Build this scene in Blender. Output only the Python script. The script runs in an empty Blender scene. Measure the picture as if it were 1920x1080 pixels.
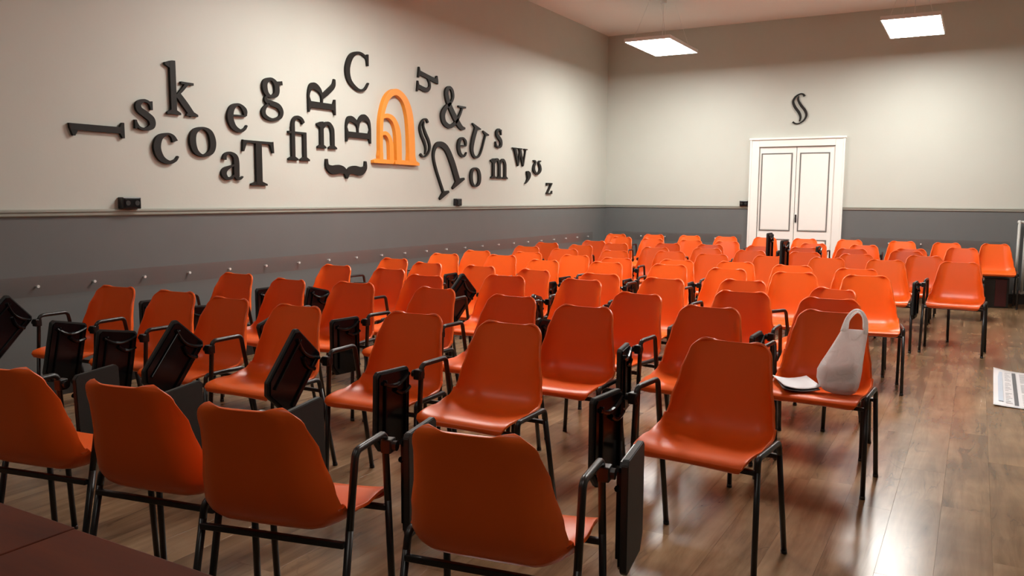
import bpy, bmesh, math, random
from mathutils import Vector, Matrix

random.seed(7)
SC = bpy.context.scene
COL = SC.collection
PI = math.pi

# ---------------------------------------------------------------- camera, world, exposure
cam_d = bpy.data.cameras.new('camera')
cam_d.sensor_width = 36.0
cam_d.lens = 1528.6 / 1920 * 36
cam_d.clip_start = 0.05
cam = bpy.data.objects.new('camera', cam_d)
COL.objects.link(cam)
yaw, pitch, roll = 0.51625, 0.10986, 0.00608
fwd = Vector((-math.sin(yaw) * math.cos(pitch), math.cos(yaw) * math.cos(pitch), -math.sin(pitch)))
rgt = Vector((math.cos(yaw), math.sin(yaw), 0))
upv = rgt.cross(fwd)
r2 = rgt * math.cos(roll) + upv * math.sin(roll)
u2 = upv * math.cos(roll) - rgt * math.sin(roll)
M = Matrix((r2, u2, -fwd)).transposed().to_4x4()
M.translation = Vector((0, 0, 1.37))
cam.matrix_world = M
SC.camera = cam

world = bpy.data.worlds.new('world')
SC.world = world
world.use_nodes = True
world.node_tree.nodes['Background'].inputs[0].default_value = (0.02, 0.02, 0.02, 1)
world.node_tree.nodes['Background'].inputs[1].default_value = 0.2

SC.view_settings.view_transform = 'Standard'
SC.view_settings.look = 'None'
SC.view_settings.gamma = 1.0
SC.view_settings.use_curve_mapping = False
SC.view_settings.exposure = 1.25
LAMP = 20.0          # radiance of the lit diffusers

# room
XL, XR, YB, YF, ZC, ZR = -5.44, 2.4, 12.75, -2.6, 4.02, 1.245


# ---------------------------------------------------------------- helpers
def obj(name, bm, mats, parent=None, smooth=False, kind=None):
    me = bpy.data.meshes.new(name)
    bm.normal_update()
    bm.to_mesh(me)
    bm.free()
    for m in (mats if isinstance(mats, (list, tuple)) else [mats]):
        me.materials.append(m)
    if smooth:
        me.polygons.foreach_set('use_smooth', [True] * len(me.polygons))
    o = bpy.data.objects.new(name, me)
    COL.objects.link(o)
    if parent:
        o.parent = parent
    if kind:
        o['kind'] = kind
    return o


def thing(name, label, cat, loc=(0, 0, 0), rotz=0.0, group=None):
    o = bpy.data.objects.new(name, None)
    o.empty_display_size = 0.1
    COL.objects.link(o)
    o.location = loc
    o.rotation_euler = (0, 0, rotz)
    tag(o, label, cat, group)
    return o


def tag(o, label, cat, group=None):
    o['label'] = label
    o['category'] = cat
    if group:
        o['group'] = group
    return o


def box(bm, x0, x1, y0, y1, z0, z1, mi=0, bev=0.0):
    r = bmesh.ops.create_cube(bm, size=1.0)
    vs = r['verts']
    for v in vs:
        v.co = Vector(((x0 + x1) / 2 + v.co.x * (x1 - x0), (y0 + y1) / 2 + v.co.y * (y1 - y0), (z0 + z1) / 2 + v.co.z * (z1 - z0)))
    fs = {f for v in vs for f in v.link_faces}
    for f in fs:
        f.material_index = mi
    if bev > 0:
        es = list({e for v in vs for e in v.link_edges})
        rr = bmesh.ops.bevel(bm, geom=es, offset=bev, segments=2, affect='EDGES', profile=0.5)
        for f in rr['faces']:
            f.material_index = mi
    return vs


def B(*boxes, bev=0.0):
    bm = bmesh.new()
    for b in boxes:
        box(bm, *b[:6], mi=(b[6] if len(b) > 6 else 0), bev=bev)
    return bm


def round_path(pts, rad, n=5):
    pts = [Vector(p) for p in pts]
    out = [pts[0]]
    for i in range(1, len(pts) - 1):
        p, a, b = pts[i], pts[i - 1], pts[i + 1]
        da, db = (a - p), (b - p)
        la, lb = da.length, db.length
        da.normalize(); db.normalize()
        t = min(rad / math.tan(da.angle(db) / 2), la * 0.48, lb * 0.48)
        q0, q1 = p + da * t, p + db * t
        for k in range(n + 1):
            u = k / n
            out.append((1 - u) ** 2 * q0 + 2 * u * (1 - u) * p + u * u * q1)
    out.append(pts[-1])
    return out


def tube(bm, pts, r, seg=8, cap=True):
    pts = [Vector(p) for p in pts]
    rings = []
    ref = None
    for i, p in enumerate(pts):
        d = (pts[min(i + 1, len(pts) - 1)] - pts[max(i - 1, 0)]).normalized()
        if ref is None:
            ref = Vector((1, 0, 0)) if abs(d.x) < 0.9 else Vector((0, 1, 0))
        n1 = (ref - d * ref.dot(d)).normalized()
        ref = n1
        n2 = d.cross(n1)
        rr = r[i] if isinstance(r, (list, tuple)) else r
        rings.append([bm.verts.new(p + rr * (math.cos(2 * PI * k / seg) * n1 + math.sin(2 * PI * k / seg) * n2)) for k in range(seg)])
    for a, b in zip(rings, rings[1:]):
        for k in range(seg):
            bm.faces.new((a[k], a[(k + 1) % seg], b[(k + 1) % seg], b[k]))
    if cap:
        bm.faces.new(rings[0][::-1])
        bm.faces.new(rings[-1])


def prism(bm, poly, x0, x1, mi=0):
    """poly in (y, z), extruded along x from x0 to x1 (x1 > x0)"""
    a = [bm.verts.new((x0, y, z)) for y, z in poly]
    b = [bm.verts.new((x1, y, z)) for y, z in poly]
    n = len(poly)
    fs = [bm.faces.new(b), bm.faces.new(a[::-1])]
    for i in range(n):
        fs.append(bm.faces.new((a[i], a[(i + 1) % n], b[(i + 1) % n], b[i])))
    for f in fs:
        f.material_index = mi
    return fs


def cyl(bm, c, axis, r, h, seg=14):
    c = Vector(c)
    d = {'x': Vector((1, 0, 0)), 'y': Vector((0, 1, 0)), 'z': Vector((0, 0, 1))}[axis]
    tube(bm, [c - d * h / 2, c + d * h / 2], r, seg)


def lerp_tab(tab, t):
    if t <= tab[0][0]:
        return tab[0][1]
    for (a, va), (b, vb) in zip(tab, tab[1:]):
        if t <= b:
            u = (t - a) / (b - a)
            u = u * u * (3 - 2 * u)
            return va + (vb - va) * u
    return tab[-1][1]


def catmull(pts, n):
    """pts tuples of any dimension -> resampled list, n per span"""
    out = []
    P = [tuple(2 * a - b for a, b in zip(pts[0], pts[1]))] + list(pts) + [tuple(2 * a - b for a, b in zip(pts[-1], pts[-2]))]
    for i in range(1, len(P) - 2):
        for k in range(n):
            t = k / n
            out.append(tuple(0.5 * (2 * b + (c - a) * t + (2 * a - 5 * b + 4 * c - d) * t * t + (3 * b - a - 3 * c + d) * t ** 3)
                             for a, b, c, d in zip(P[i - 1], P[i], P[i + 1], P[i + 2])))
    out.append(tuple(pts[-1]))
    return out


# ---------------------------------------------------------------- materials
def mat(name, col, rough=0.5, metal=0.0, spec=0.5, noise=0.0, nscale=8.0, bump=0.0, bscale=60.0, coat=0.0):
    m = bpy.data.materials.new(name)
    m.use_nodes = True
    nt = m.node_tree
    p = nt.nodes['Principled BSDF']
    p.inputs['Base Color'].default_value = (*col, 1)
    p.inputs['Roughness'].default_value = rough
    p.inputs['Metallic'].default_value = metal
    p.inputs['Specular IOR Level'].default_value = spec
    if coat:
        p.inputs['Coat Weight'].default_value = coat
        p.inputs['Coat Roughness'].default_value = 0.15
    tc = nt.nodes.new('ShaderNodeTexCoord')
    if noise > 0:
        n = nt.nodes.new('ShaderNodeTexNoise')
        n.inputs['Scale'].default_value = nscale
        n.inputs['Detail'].default_value = 4
        nt.links.new(tc.outputs['Object'], n.inputs['Vector'])
        mx = nt.nodes.new('ShaderNodeMix')
        mx.data_type = 'RGBA'
        mx.inputs[6].default_value = (*[c * (1 - noise) for c in col], 1)
        mx.inputs[7].default_value = (*[min(1, c * (1 + noise)) for c in col], 1)
        nt.links.new(n.outputs['Fac'], mx.inputs[0])
        nt.links.new(mx.outputs[2], p.inputs['Base Color'])
    if bump > 0:
        n2 = nt.nodes.new('ShaderNodeTexNoise')
        n2.inputs['Scale'].default_value = bscale
        n2.inputs['Detail'].default_value = 3
        nt.links.new(tc.outputs['Object'], n2.inputs['Vector'])
        bp = nt.nodes.new('ShaderNodeBump')
        bp.inputs['Strength'].default_value = bump
        bp.inputs['Distance'].default_value = 0.004
        nt.links.new(n2.outputs['Fac'], bp.inputs['Height'])
        nt.links.new(bp.outputs['Normal'], p.inputs['Normal'])
    return m


def emit_mat(name, col, strength):
    m = bpy.data.materials.new(name)
    m.use_nodes = True
    nt = m.node_tree
    nt.nodes.clear()
    e = nt.nodes.new('ShaderNodeEmission')
    e.inputs[0].default_value = (*col, 1)
    e.inputs[1].default_value = strength
    o = nt.nodes.new('ShaderNodeOutputMaterial')
    nt.links.new(e.outputs[0], o.inputs[0])
    return m


def shell_mat():
    m = mat('orange_plastic', (0.80, 0.085, 0.010), rough=0.36, spec=0.45, bump=0.05, bscale=300)
    nt = m.node_tree
    p = nt.nodes['Principled BSDF']
    oi = nt.nodes.new('ShaderNodeObjectInfo')
    mx = nt.nodes.new('ShaderNodeMix')
    mx.data_type = 'RGBA'
    mx.inputs[6].default_value = (0.83, 0.110, 0.008, 1)
    mx.inputs[7].default_value = (0.91, 0.138, 0.012, 1)
    nt.links.new(oi.outputs['Random'], mx.inputs[0])
    nt.links.new(mx.outputs[2], p.inputs['Base Color'])
    return m


def acrylic_mat():
    m = bpy.data.materials.new('clear_acrylic')
    m.use_nodes = True
    nt = m.node_tree
    nt.nodes.clear()
    o = nt.nodes.new('ShaderNodeOutputMaterial')
    t = nt.nodes.new('ShaderNodeBsdfTransparent')
    t.inputs[0].default_value = (0.965, 0.955, 0.95, 1)
    g = nt.nodes.new('ShaderNodeBsdfGlossy')
    g.inputs['Roughness'].default_value = 0.2
    lw = nt.nodes.new('ShaderNodeLayerWeight')
    lw.inputs['Blend'].default_value = 0.5
    pw = nt.nodes.new('ShaderNodeMath'); pw.operation = 'POWER'; pw.inputs[1].default_value = 4.0
    nt.links.new(lw.outputs['Facing'], pw.inputs[0])
    f = nt.nodes.new('ShaderNodeMapRange')
    f.inputs[3].default_value = 0.04; f.inputs[4].default_value = 0.20
    nt.links.new(pw.outputs[0], f.inputs[0])
    mx = nt.nodes.new('ShaderNodeMixShader')
    nt.links.new(f.outputs[0], mx.inputs[0])
    nt.links.new(t.outputs[0], mx.inputs[1])
    nt.links.new(g.outputs[0], mx.inputs[2])
    nt.links.new(mx.outputs[0], o.inputs[0])
    return m


def bag_mat():
    m = bpy.data.materials.new('thin_white_polythene')
    m.use_nodes = True
    nt = m.node_tree
    nt.nodes.clear()
    o = nt.nodes.new('ShaderNodeOutputMaterial')
    d = nt.nodes.new('ShaderNodeBsdfPrincipled')
    d.inputs['Base Color'].default_value = (0.95, 0.94, 0.93, 1)
    d.inputs['Roughness'].default_value = 0.35
    tl = nt.nodes.new('ShaderNodeBsdfTranslucent')
    tl.inputs[0].default_value = (0.94, 0.92, 0.91, 1)
    tr = nt.nodes.new('ShaderNodeBsdfTransparent')
    m1 = nt.nodes.new('ShaderNodeMixShader'); m1.inputs[0].default_value = 0.5
    m2 = nt.nodes.new('ShaderNodeMixShader'); m2.inputs[0].default_value = 0.16
    tc = nt.nodes.new('ShaderNodeTexCoord')
    n = nt.nodes.new('ShaderNodeTexNoise')
    n.inputs['Scale'].default_value = 22
    n.inputs['Detail'].default_value = 4
    n.inputs['Distortion'].default_value = 1.2
    bp = nt.nodes.new('ShaderNodeBump')
    bp.inputs['Strength'].default_value = 0.7
    bp.inputs['Distance'].default_value = 0.012
    L = nt.links.new
    L(tc.outputs['Object'], n.inputs['Vector'])
    L(n.outputs['Fac'], bp.inputs['Height'])
    L(bp.outputs['Normal'], d.inputs['Normal'])
    L(bp.outputs['Normal'], tl.inputs['Normal'])
    L(d.outputs[0], m1.inputs[1]); L(tl.outputs[0], m1.inputs[2])
    L(m1.outputs[0], m2.inputs[1]); L(tr.outputs[0], m2.inputs[2])
    L(m2.outputs[0], o.inputs[0])
    return m


def wood_mat(name, cols, rough, per_object=True, grain_axis='Y', crack=0.55, gscale=1.0):
    """cols: dark, mid, light; grain stretched along the local axis"""
    m = bpy.data.materials.new(name)
    m.use_nodes = True
    nt = m.node_tree
    L = nt.links.new
    p = nt.nodes['Principled BSDF']
    tc = nt.nodes.new('ShaderNodeTexCoord')
    mp = nt.nodes.new('ShaderNodeMapping')
    st = {'X': (0.9, 9, 9), 'Y': (9, 0.9, 9)}[grain_axis]
    mp.inputs['Scale'].default_value = [s * gscale for s in st]
    add = nt.nodes.new('ShaderNodeVectorMath'); add.operation = 'ADD'
    if per_object:
        oi = nt.nodes.new('ShaderNodeObjectInfo')
        mul = nt.nodes.new('ShaderNodeMath'); mul.operation = 'MULTIPLY'; mul.inputs[1].default_value = 57.0
        L(oi.outputs['Random'], mul.inputs[0])
        L(mul.outputs[0], add.inputs[1])
    L(tc.outputs['Object'], add.inputs[0])
    L(add.outputs[0], mp.inputs['Vector'])
    n1 = nt.nodes.new('ShaderNodeTexNoise')
    n1.inputs['Scale'].default_value = 1.3; n1.inputs['Detail'].default_value = 6; n1.inputs['Roughness'].default_value = 0.62
    n1.inputs['Distortion'].default_value = 0.6
    L(mp.outputs[0], n1.inputs['Vector'])
    cr = nt.nodes.new('ShaderNodeValToRGB')
    e = cr.color_ramp.elements
    e[0].position = 0.28; e[0].color = (*cols[0], 1)
    e[1].position = 0.72; e[1].color = (*cols[2], 1)
    k = e.new(0.48); k.color = (*cols[1], 1)
    L(n1.outputs['Fac'], cr.inputs[0])
    # soft blotches, then thin dark cracks
    n2 = nt.nodes.new('ShaderNodeTexNoise')
    n2.inputs['Scale'].default_value = 2.2; n2.inputs['Detail'].default_value = 3
    L(add.outputs[0], n2.inputs['Vector'])
    r2_ = nt.nodes.new('ShaderNodeValToRGB')
    r2_.color_ramp.elements[0].position = 0.35; r2_.color_ramp.elements[0].color = (0.62, 0.58, 0.56, 1)
    r2_.color_ramp.elements[1].position = 0.65; r2_.color_ramp.elements[1].color = (1, 1, 1, 1)
    L(n2.outputs['Fac'], r2_.inputs[0])
    mu = nt.nodes.new('ShaderNodeMix'); mu.data_type = 'RGBA'; mu.blend_type = 'MULTIPLY'; mu.inputs[0].default_value = 1.0
    L(cr.outputs[0], mu.inputs[6]); L(r2_.outputs[0], mu.inputs[7])
    mp3 = nt.nodes.new('ShaderNodeMapping')
    mp3.inputs['Scale'].default_value = (7, 1.6, 7) if grain_axis == 'Y' else (1.6, 7, 7)
    L(add.outputs[0], mp3.inputs['Vector'])
    n3 = nt.nodes.new('ShaderNodeTexNoise')
    n3.inputs['Scale'].default_value = 1.0; n3.inputs['Detail'].default_value = 2.5; n3.inputs['Distortion'].default_value = 1.4
    L(mp3.outputs[0], n3.inputs['Vector'])
    r3 = nt.nodes.new('ShaderNodeValToRGB')
    ee = r3.color_ramp.elements
    ee[0].position = 0.478; ee[0].color = (0, 0, 0, 1)
    ee[1].position = 0.522; ee[1].color = (0, 0, 0, 1)
    kk = ee.new(0.50); kk.color = (1, 1, 1, 1)
    L(n3.outputs['Fac'], r3.inputs[0])
    n4 = nt.nodes.new('ShaderNodeTexNoise'); n4.inputs['Scale'].default_value = 1.7
    L(add.outputs[0], n4.inputs['Vector'])
    r4 = nt.nodes.new('ShaderNodeValToRGB')
    r4.color_ramp.elements[0].position = 0.54; r4.color_ramp.elements[1].position = 0.66
    L(n4.outputs['Fac'], r4.inputs[0])
    mm = nt.nodes.new('ShaderNodeMath'); mm.operation = 'MULTIPLY'
    L(r3.outputs[0], mm.inputs[0]); L(r4.outputs[0], mm.inputs[1])
    m2 = nt.nodes.new('ShaderNodeMath'); m2.operation = 'MULTIPLY'; m2.inputs[1].default_value = crack
    L(mm.outputs[0], m2.inputs[0])
    mx = nt.nodes.new('ShaderNodeMix'); mx.data_type = 'RGBA'
    mx.inputs[7].default_value = (0.025, 0.016, 0.012, 1)
    L(m2.outputs[0], mx.inputs[0]); L(mu.outputs[2], mx.inputs[6])
    L(mx.outputs[2], p.inputs['Base Color'])
    mr = nt.nodes.new('ShaderNodeMapRange')
    mr.inputs[3].default_value = rough - 0.05; mr.inputs[4].default_value = rough + 0.08
    L(n1.outputs['Fac'], mr.inputs[0])
    L(mr.outputs[0], p.inputs['Roughness'])
    p.inputs['Specular IOR Level'].default_value = 0.6
    bp = nt.nodes.new('ShaderNodeBump'); bp.inputs['Strength'].default_value = 0.06; bp.inputs['Distance'].default_value = 0.003
    L(n1.outputs['Fac'], bp.inputs['Height']); L(bp.outputs['Normal'], p.inputs['Normal'])
    return m


M_UP = mat('cream_wall_paint', (0.56, 0.58, 0.525), rough=0.55, noise=0.03, nscale=3, bump=0.12, bscale=40)
M_LOW = mat('grey_wall_paint', (0.142, 0.150, 0.150), rough=0.42, noise=0.06, nscale=4, bump=0.10, bscale=40)
M_CEIL = mat('ceiling_paint', (0.88, 0.84, 0.80), rough=0.7, noise=0.02, nscale=2)
M_RAIL = mat('rail_paint', (0.31, 0.32, 0.275), rough=0.65, noise=0.08, nscale=6)
M_BASE = mat('baseboard_paint', (0.018, 0.016, 0.015), rough=0.4, noise=0.1)
M_DOOR = mat('white_door_paint', (0.90, 0.90, 0.86), rough=0.4, noise=0.015, nscale=5)
M_GROOVE = mat('grey_moulding_paint', (0.16, 0.155, 0.145), rough=0.5, noise=0.05)
M_SHELL = shell_mat()
M_TUBE = mat('black_steel_tube', (0.012, 0.011, 0.011), rough=0.33, spec=0.5, noise=0.1)
M_BOARD = mat('matte_black_board', (0.013, 0.014, 0.013), rough=0.55, noise=0.15, nscale=40, bump=0.15, bscale=400)
M_TRAY = mat('glossy_black_plastic', (0.004, 0.004, 0.005), rough=0.2, spec=0.25, noise=0.1)
M_LET = mat('dark_brown_letter', (0.011, 0.009, 0.007), rough=0.6, spec=0.3, noise=0.12, nscale=20)
M_LOGO = mat('orange_letter', (0.86, 0.30, 0.025), rough=0.45, noise=0.04, nscale=12)
M_STEEL = mat('brushed_steel', (0.85, 0.84, 0.82), rough=0.4, metal=0.35, noise=0.05)
M_ACR = acrylic_mat()
M_BAG = bag_mat()
M_MAUVE = mat('mauve_bundle', (0.30, 0.235, 0.225), rough=0.7, noise=0.1)
M_PAPER = mat('white_paper', (0.78, 0.78, 0.80), rough=0.6, noise=0.02)
M_PRINT = mat('grey_print', (0.12, 0.125, 0.135), rough=0.6, noise=0.05)
M_PALE = mat('pale_blue_fold_shade', (0.55, 0.63, 0.74), rough=0.6, noise=0.05)  # bluish tone that paints in the shade of the sheet's curl
M_LINE = mat('light_grey_print', (0.52, 0.53, 0.55), rough=0.6, noise=0.05)
M_BOX = mat('black_switch_plastic', (0.014, 0.012, 0.014), rough=0.3, noise=0.1)
M_RAD = mat('radiator_enamel', (0.55, 0.55, 0.52), rough=0.35, noise=0.03)
M_MAROON = mat('maroon_panel', (0.06, 0.008, 0.010), rough=0.4, noise=0.1)
M_LAMP = emit_mat('lit_diffuser', (1.0, 0.97, 0.91), LAMP)
M_FILL = emit_mat('added_fill_diffuser', (1.0, 0.95, 0.87), LAMP * 0.13)  # weak glow of the two fill lamps added over the tables
M_WHITE = mat('white_lamp_metal', (0.8, 0.8, 0.78), rough=0.4, noise=0.02)
M_PLANK = wood_mat('laminate_floor', ((0.165, 0.094, 0.045), (0.295, 0.180, 0.093), (0.400, 0.256, 0.142)), 0.23, crack=0.45)
M_SUB = mat('subfloor', (0.03, 0.022, 0.016), rough=0.8, noise=0.1)
M_TABLE = wood_mat('cherry_table_top', ((0.060, 0.010, 0.004), (0.105, 0.020, 0.007), (0.150, 0.034, 0.012)), 0.5, grain_axis='X', crack=0.0)
M_TABLE.node_tree.nodes['Principled BSDF'].inputs['Specular IOR Level'].default_value = 0.18


# ---------------------------------------------------------------- room shell
def wall(name, b_low, b_up):
    bm = bmesh.new()
    box(bm, *b_low, mi=0)
    box(bm, *b_up, mi=1)
    return obj(name, bm, [M_LOW, M_UP], kind='structure')


T = 0.2
wall('wall_left', (XL - T, XL, YF - T, YB + T, -0.1, ZR), (XL - T, XL, YF - T, YB + T, ZR, ZC + 0.1))
wall('wall_right', (XR, XR + T, YF - T, YB + T, -0.1, ZR), (XR, XR + T, YF - T, YB + T, ZR, ZC + 0.1))
wall('wall_front', (XL, XR, YF - T, YF, -0.1, ZR), (XL, XR, YF - T, YF, ZR, ZC + 0.1))
# back wall with the door opening
DX0, DX1, DZ = -2.93, -1.845, 2.16
bm = bmesh.new()
box(bm, XL, DX0, YB, YB + T, -0.1, ZR, 0)
box(bm, DX1, XR, YB, YB + T, -0.1, ZR, 0)
box(bm, XL, DX0, YB, YB + T, ZR, ZC + 0.1, 1)
box(bm, DX1, XR, YB, YB + T, ZR, ZC + 0.1, 1)
box(bm, DX0, DX1, YB, YB + T, DZ, ZC + 0.1, 1)
obj('wall_back', bm, [M_LOW, M_UP], kind='structure')
obj('ceiling', B((XL - T, XR + T, YF - T, YB + T, ZC, ZC + 0.15)), M_CEIL, kind='structure')


def rail_profile(bm, a, b, nrm, big):
    """moulded dado rail from a to b (xy), sticking out along nrm"""
    pr = [(0, 0.030), (0.020, 0.030), (0.026, 0.024), (0.026, 0.012), (0.018, 0.007), (0.018, -0.012), (0.010, -0.020), (0, -0.022)]
    if not big:
        pr = [(d * 0.75, z * 0.9) for d, z in pr]
    A = [bm.verts.new((a[0] + nrm[0] * d, a[1] + nrm[1] * d, ZR + z)) for d, z in pr]
    C = [bm.verts.new((b[0] + nrm[0] * d, b[1] + nrm[1] * d, ZR + z)) for d, z in pr]
    for i in range(len(pr) - 1):
        bm.faces.new((A[i], A[i + 1], C[i + 1], C[i]))
    bm.faces.new(A)
    bm.faces.new(C[::-1])


bm = bmesh.new(); rail_profile(bm, (XL, YF), (XL, YB), (1, 0), True)
obj('trim_1', bm, M_RAIL, kind='structure')
bm = bmesh.new()
rail_profile(bm, (XL + 0.02, YB), (-3.055, YB), (0, -1), False)
rail_profile(bm, (-1.715, YB), (XR, YB), (0, -1), False)
obj('trim_2', bm, M_RAIL, kind='structure')
obj('baseboard_left', B((XL, XL + 0.015, YF, YB, 0, 0.11), (XL, XL + 0.010, YF, YB, 0.11, 0.12)), M_BASE, kind='structure')
obj('baseboard_back', B((XL + 0.015, -3.055, YB - 0.015, YB, 0, 0.13), (-1.715, XR, YB - 0.015, YB, 0, 0.13)), M_BASE, kind='structure')

# floor: planks laid along the room
floor = obj('floor', B((XL - T, XR + T, YF - T, YB + T, -0.12, -0.012)), M_SUB, kind='structure')
PW, PL = 0.192, 1.38
planks = []
ci = 0
x = XL + 0.002
while x < XR:
    off = random.uniform(0, PL)
    y = YF - off
    while y < YB:
        y0, y1 = max(y, YF), min(y + PL, YB)
        if y1 - y0 > 0.05:
            planks.append((x, min(x + PW, XR), y0, y1))
        y += PL
    x += PW


def plank_score(p):
    cx, cy = (p[0] + p[1]) / 2, (p[2] + p[3]) / 2
    d = Vector((cx, cy, -1.37))
    f = d.dot(fwd)
    if f < 0.3:
        return 1e6
    sx, sy = d.dot(rgt) / f, d.dot(upv) / f
    pen = 0 if abs(sx) < 0.72 and sy > -0.5 else 40
    return d.length + pen - 2.0 * max(0, sx)


planks.sort(key=plank_score)


def plank_bm(bm, x0, x1, y0, y1, oz=0.0):
    g = 0.0002
    box(bm, x0 + g, x1 - g, y0 + g, y1 - g, -0.012, oz)
    return bm


cache = {}
for i, (x0, x1, y0, y1) in enumerate(planks[:300]):
    w, l = round(x1 - x0, 3), round(y1 - y0, 3)
    key = (w, l)
    if key not in cache:
        bm = bmesh.new()
        plank_bm(bm, -w / 2, w / 2, -l / 2, l / 2)
        top = [e for e in bm.edges if all(v.co.z > -0.001 for v in e.verts)]
        bmesh.ops.bevel(bm, geom=top, offset=0.0004, segments=1, affect='EDGES')
        o = obj('floor_plank', bm, M_PLANK, floor)
        cache[key] = o
    else:
        o = cache[key].copy()
        COL.objects.link(o)
    o.location = ((x0 + x1) / 2, (y0 + y1) / 2, -0.0003 * random.random())
bm = bmesh.new()
for p in planks[300:]:
    plank_bm(bm, *p)
obj('floor_planks', bm, M_PLANK, floor, kind='stuff')

# door
door = bpy.data.objects.new('door_1', None)
COL.objects.link(door)
door.location = (-2.385, YB, 0)
door['kind'] = 'structure'
door['label'] = 'white double door with thin grey panel lines in the back wall'
hx = 0.67      # outer half width of the casing
ox = 0.5425    # half opening
bm = bmesh.new()
for s in (-1, 1):
    a, b = sorted((s * ox, s * hx))
    box(bm, a, b, -0.035, 0.0, 0, 2.27, bev=0.004)
    a, b = sorted((s * (hx - 0.02), s * (hx + 0.008)))
    box(bm, a, b, -0.045, 0.0, 0, 2.285, bev=0.004)
box(bm, -ox, ox, -0.035, 0.0, DZ, 2.27, bev=0.004)
box(bm, -hx - 0.02, hx + 0.02, -0.055, 0.0, 2.262, 2.292, bev=0.006)
obj('door_casing', bm, M_DOOR, door)
for s in (-1, 1):
    x0, x1 = sorted((s * 0.004, s * (ox - 0.004)))
    leaf = obj('door_leaf', B((x0, x1, 0.0, 0.045, 0.008, DZ - 0.006), bev=0.003), M_DOOR, door)
    px0, px1 = (x0 + 0.055, x1 - 0.055)
    px0, px1 = (-0.515 + 0.0, -0.06) if s < 0 else (0.05, 0.475)
    px0, px1 = (-0.51, -0.055) if s < 0 else (0.05, 0.47)
    for z0, z1 in ((0.90, 2.065), (0.14, 0.78)):
        g = 0.016
        obj('panel_moulding', B((px0, px1, -0.006, 0.006, z0, z0 + g), (px0, px1, -0.006, 0.006, z1 - g, z1),
                                (px0, px0 + g, -0.006, 0.006, z0 + g, z1 - g), (px1 - g, px1, -0.006, 0.006, z0 + g, z1 - g)), M_GROOVE, leaf)
        obj('door_panel', B((px0 + g + 0.006, px1 - g - 0.006, -0.004, 0.006, z0 + g + 0.006, z1 - g - 0.006), bev=0.002), M_DOOR, leaf)
    if s > 0:
        bm = bmesh.new()
        box(bm, 0.012, 0.036, -0.008, 0.002, 1.03, 1.15, bev=0.003)
        tube(bm, round_path([(0.024, 0, 1.11), (0.024, -0.045, 1.11), (0.030, -0.045, 1.05)], 0.012, 3), 0.007, 8)
        h = obj('door_handle', bm, M_BOX, leaf)
        h['label'] = 'dark door handle'

# ---------------------------------------------------------------- suspended lamps
def lamp(x, y, label, lit=None):
    t = thing('suspended_lamp', label, 'lamp', (x, y, 3.40), 0, 'suspended rectangular ceiling lamps')
    hx_, hy_ = 0.31, 0.60
    bm = bmesh.new()
    box(bm, -hx_, hx_, -hy_, hy_, 0.018, 0.045)
    for s in (-1, 1):
        a, b = sorted((s * hx_, s * (hx_ - 0.012)))
        box(bm, a, b, -hy_, hy_, 0.0, 0.018)
        a, b = sorted((s * hy_, s * (hy_ - 0.012)))
        box(bm, -hx_ + 0.012, hx_ - 0.012, a, b, 0.0, 0.018)
    obj('lamp_housing', bm, M_WHITE, t)
    obj('diffuser', B((-hx_ + 0.012, hx_ - 0.012, -hy_ + 0.012, hy_ - 0.012, 0.0, 0.016)), lit or M_LAMP, t)
    for sx in (-1, 1):
        for sy in (-1, 1):
            bm = bmesh.new()
            tube(bm, [(sx * 0.22, sy * 0.5, 0.045), (sx * 0.06, sy * 0.30, ZC - 3.40)], 0.002, 5)
            obj('suspension_wire', bm, M_STEEL, t)
    bm = bmesh.new()
    tube(bm, [(0, 0, 0.045), (0, 0, ZC - 3.40)], 0.004, 6)
    obj('power_cord', bm, M_WHITE, t)
    bm = bmesh.new()
    cyl(bm, (0, 0, ZC - 3.40 - 0.02), 'z', 0.045, 0.04, 16)
    obj('ceiling_rose', bm, M_WHITE, t)
    return t


lamp(-3.83, 10.82, 'lit white rectangular lamp hung near the far corner of the lettered wall')
lamp(-0.78, 10.95, 'lit white rectangular lamp hung right of the door before the back wall')
lamp(-3.83, 5.80, 'lit white rectangular lamp hung above the nearer chairs by the lettered wall')
lamp(-0.78, 5.80, 'lit white rectangular lamp hung above the nearer chairs by the aisle')
lamp(-3.83, 0.70, 'added dim white fill lamp hung unseen over the tables by the lettered wall', M_FILL)  # added out of view to brighten the nearest chairs
lamp(-0.78, 0.70, 'added dim white fill lamp hung unseen over the tables by the aisle', M_FILL)  # second added fill lamp, also out of view


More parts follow.
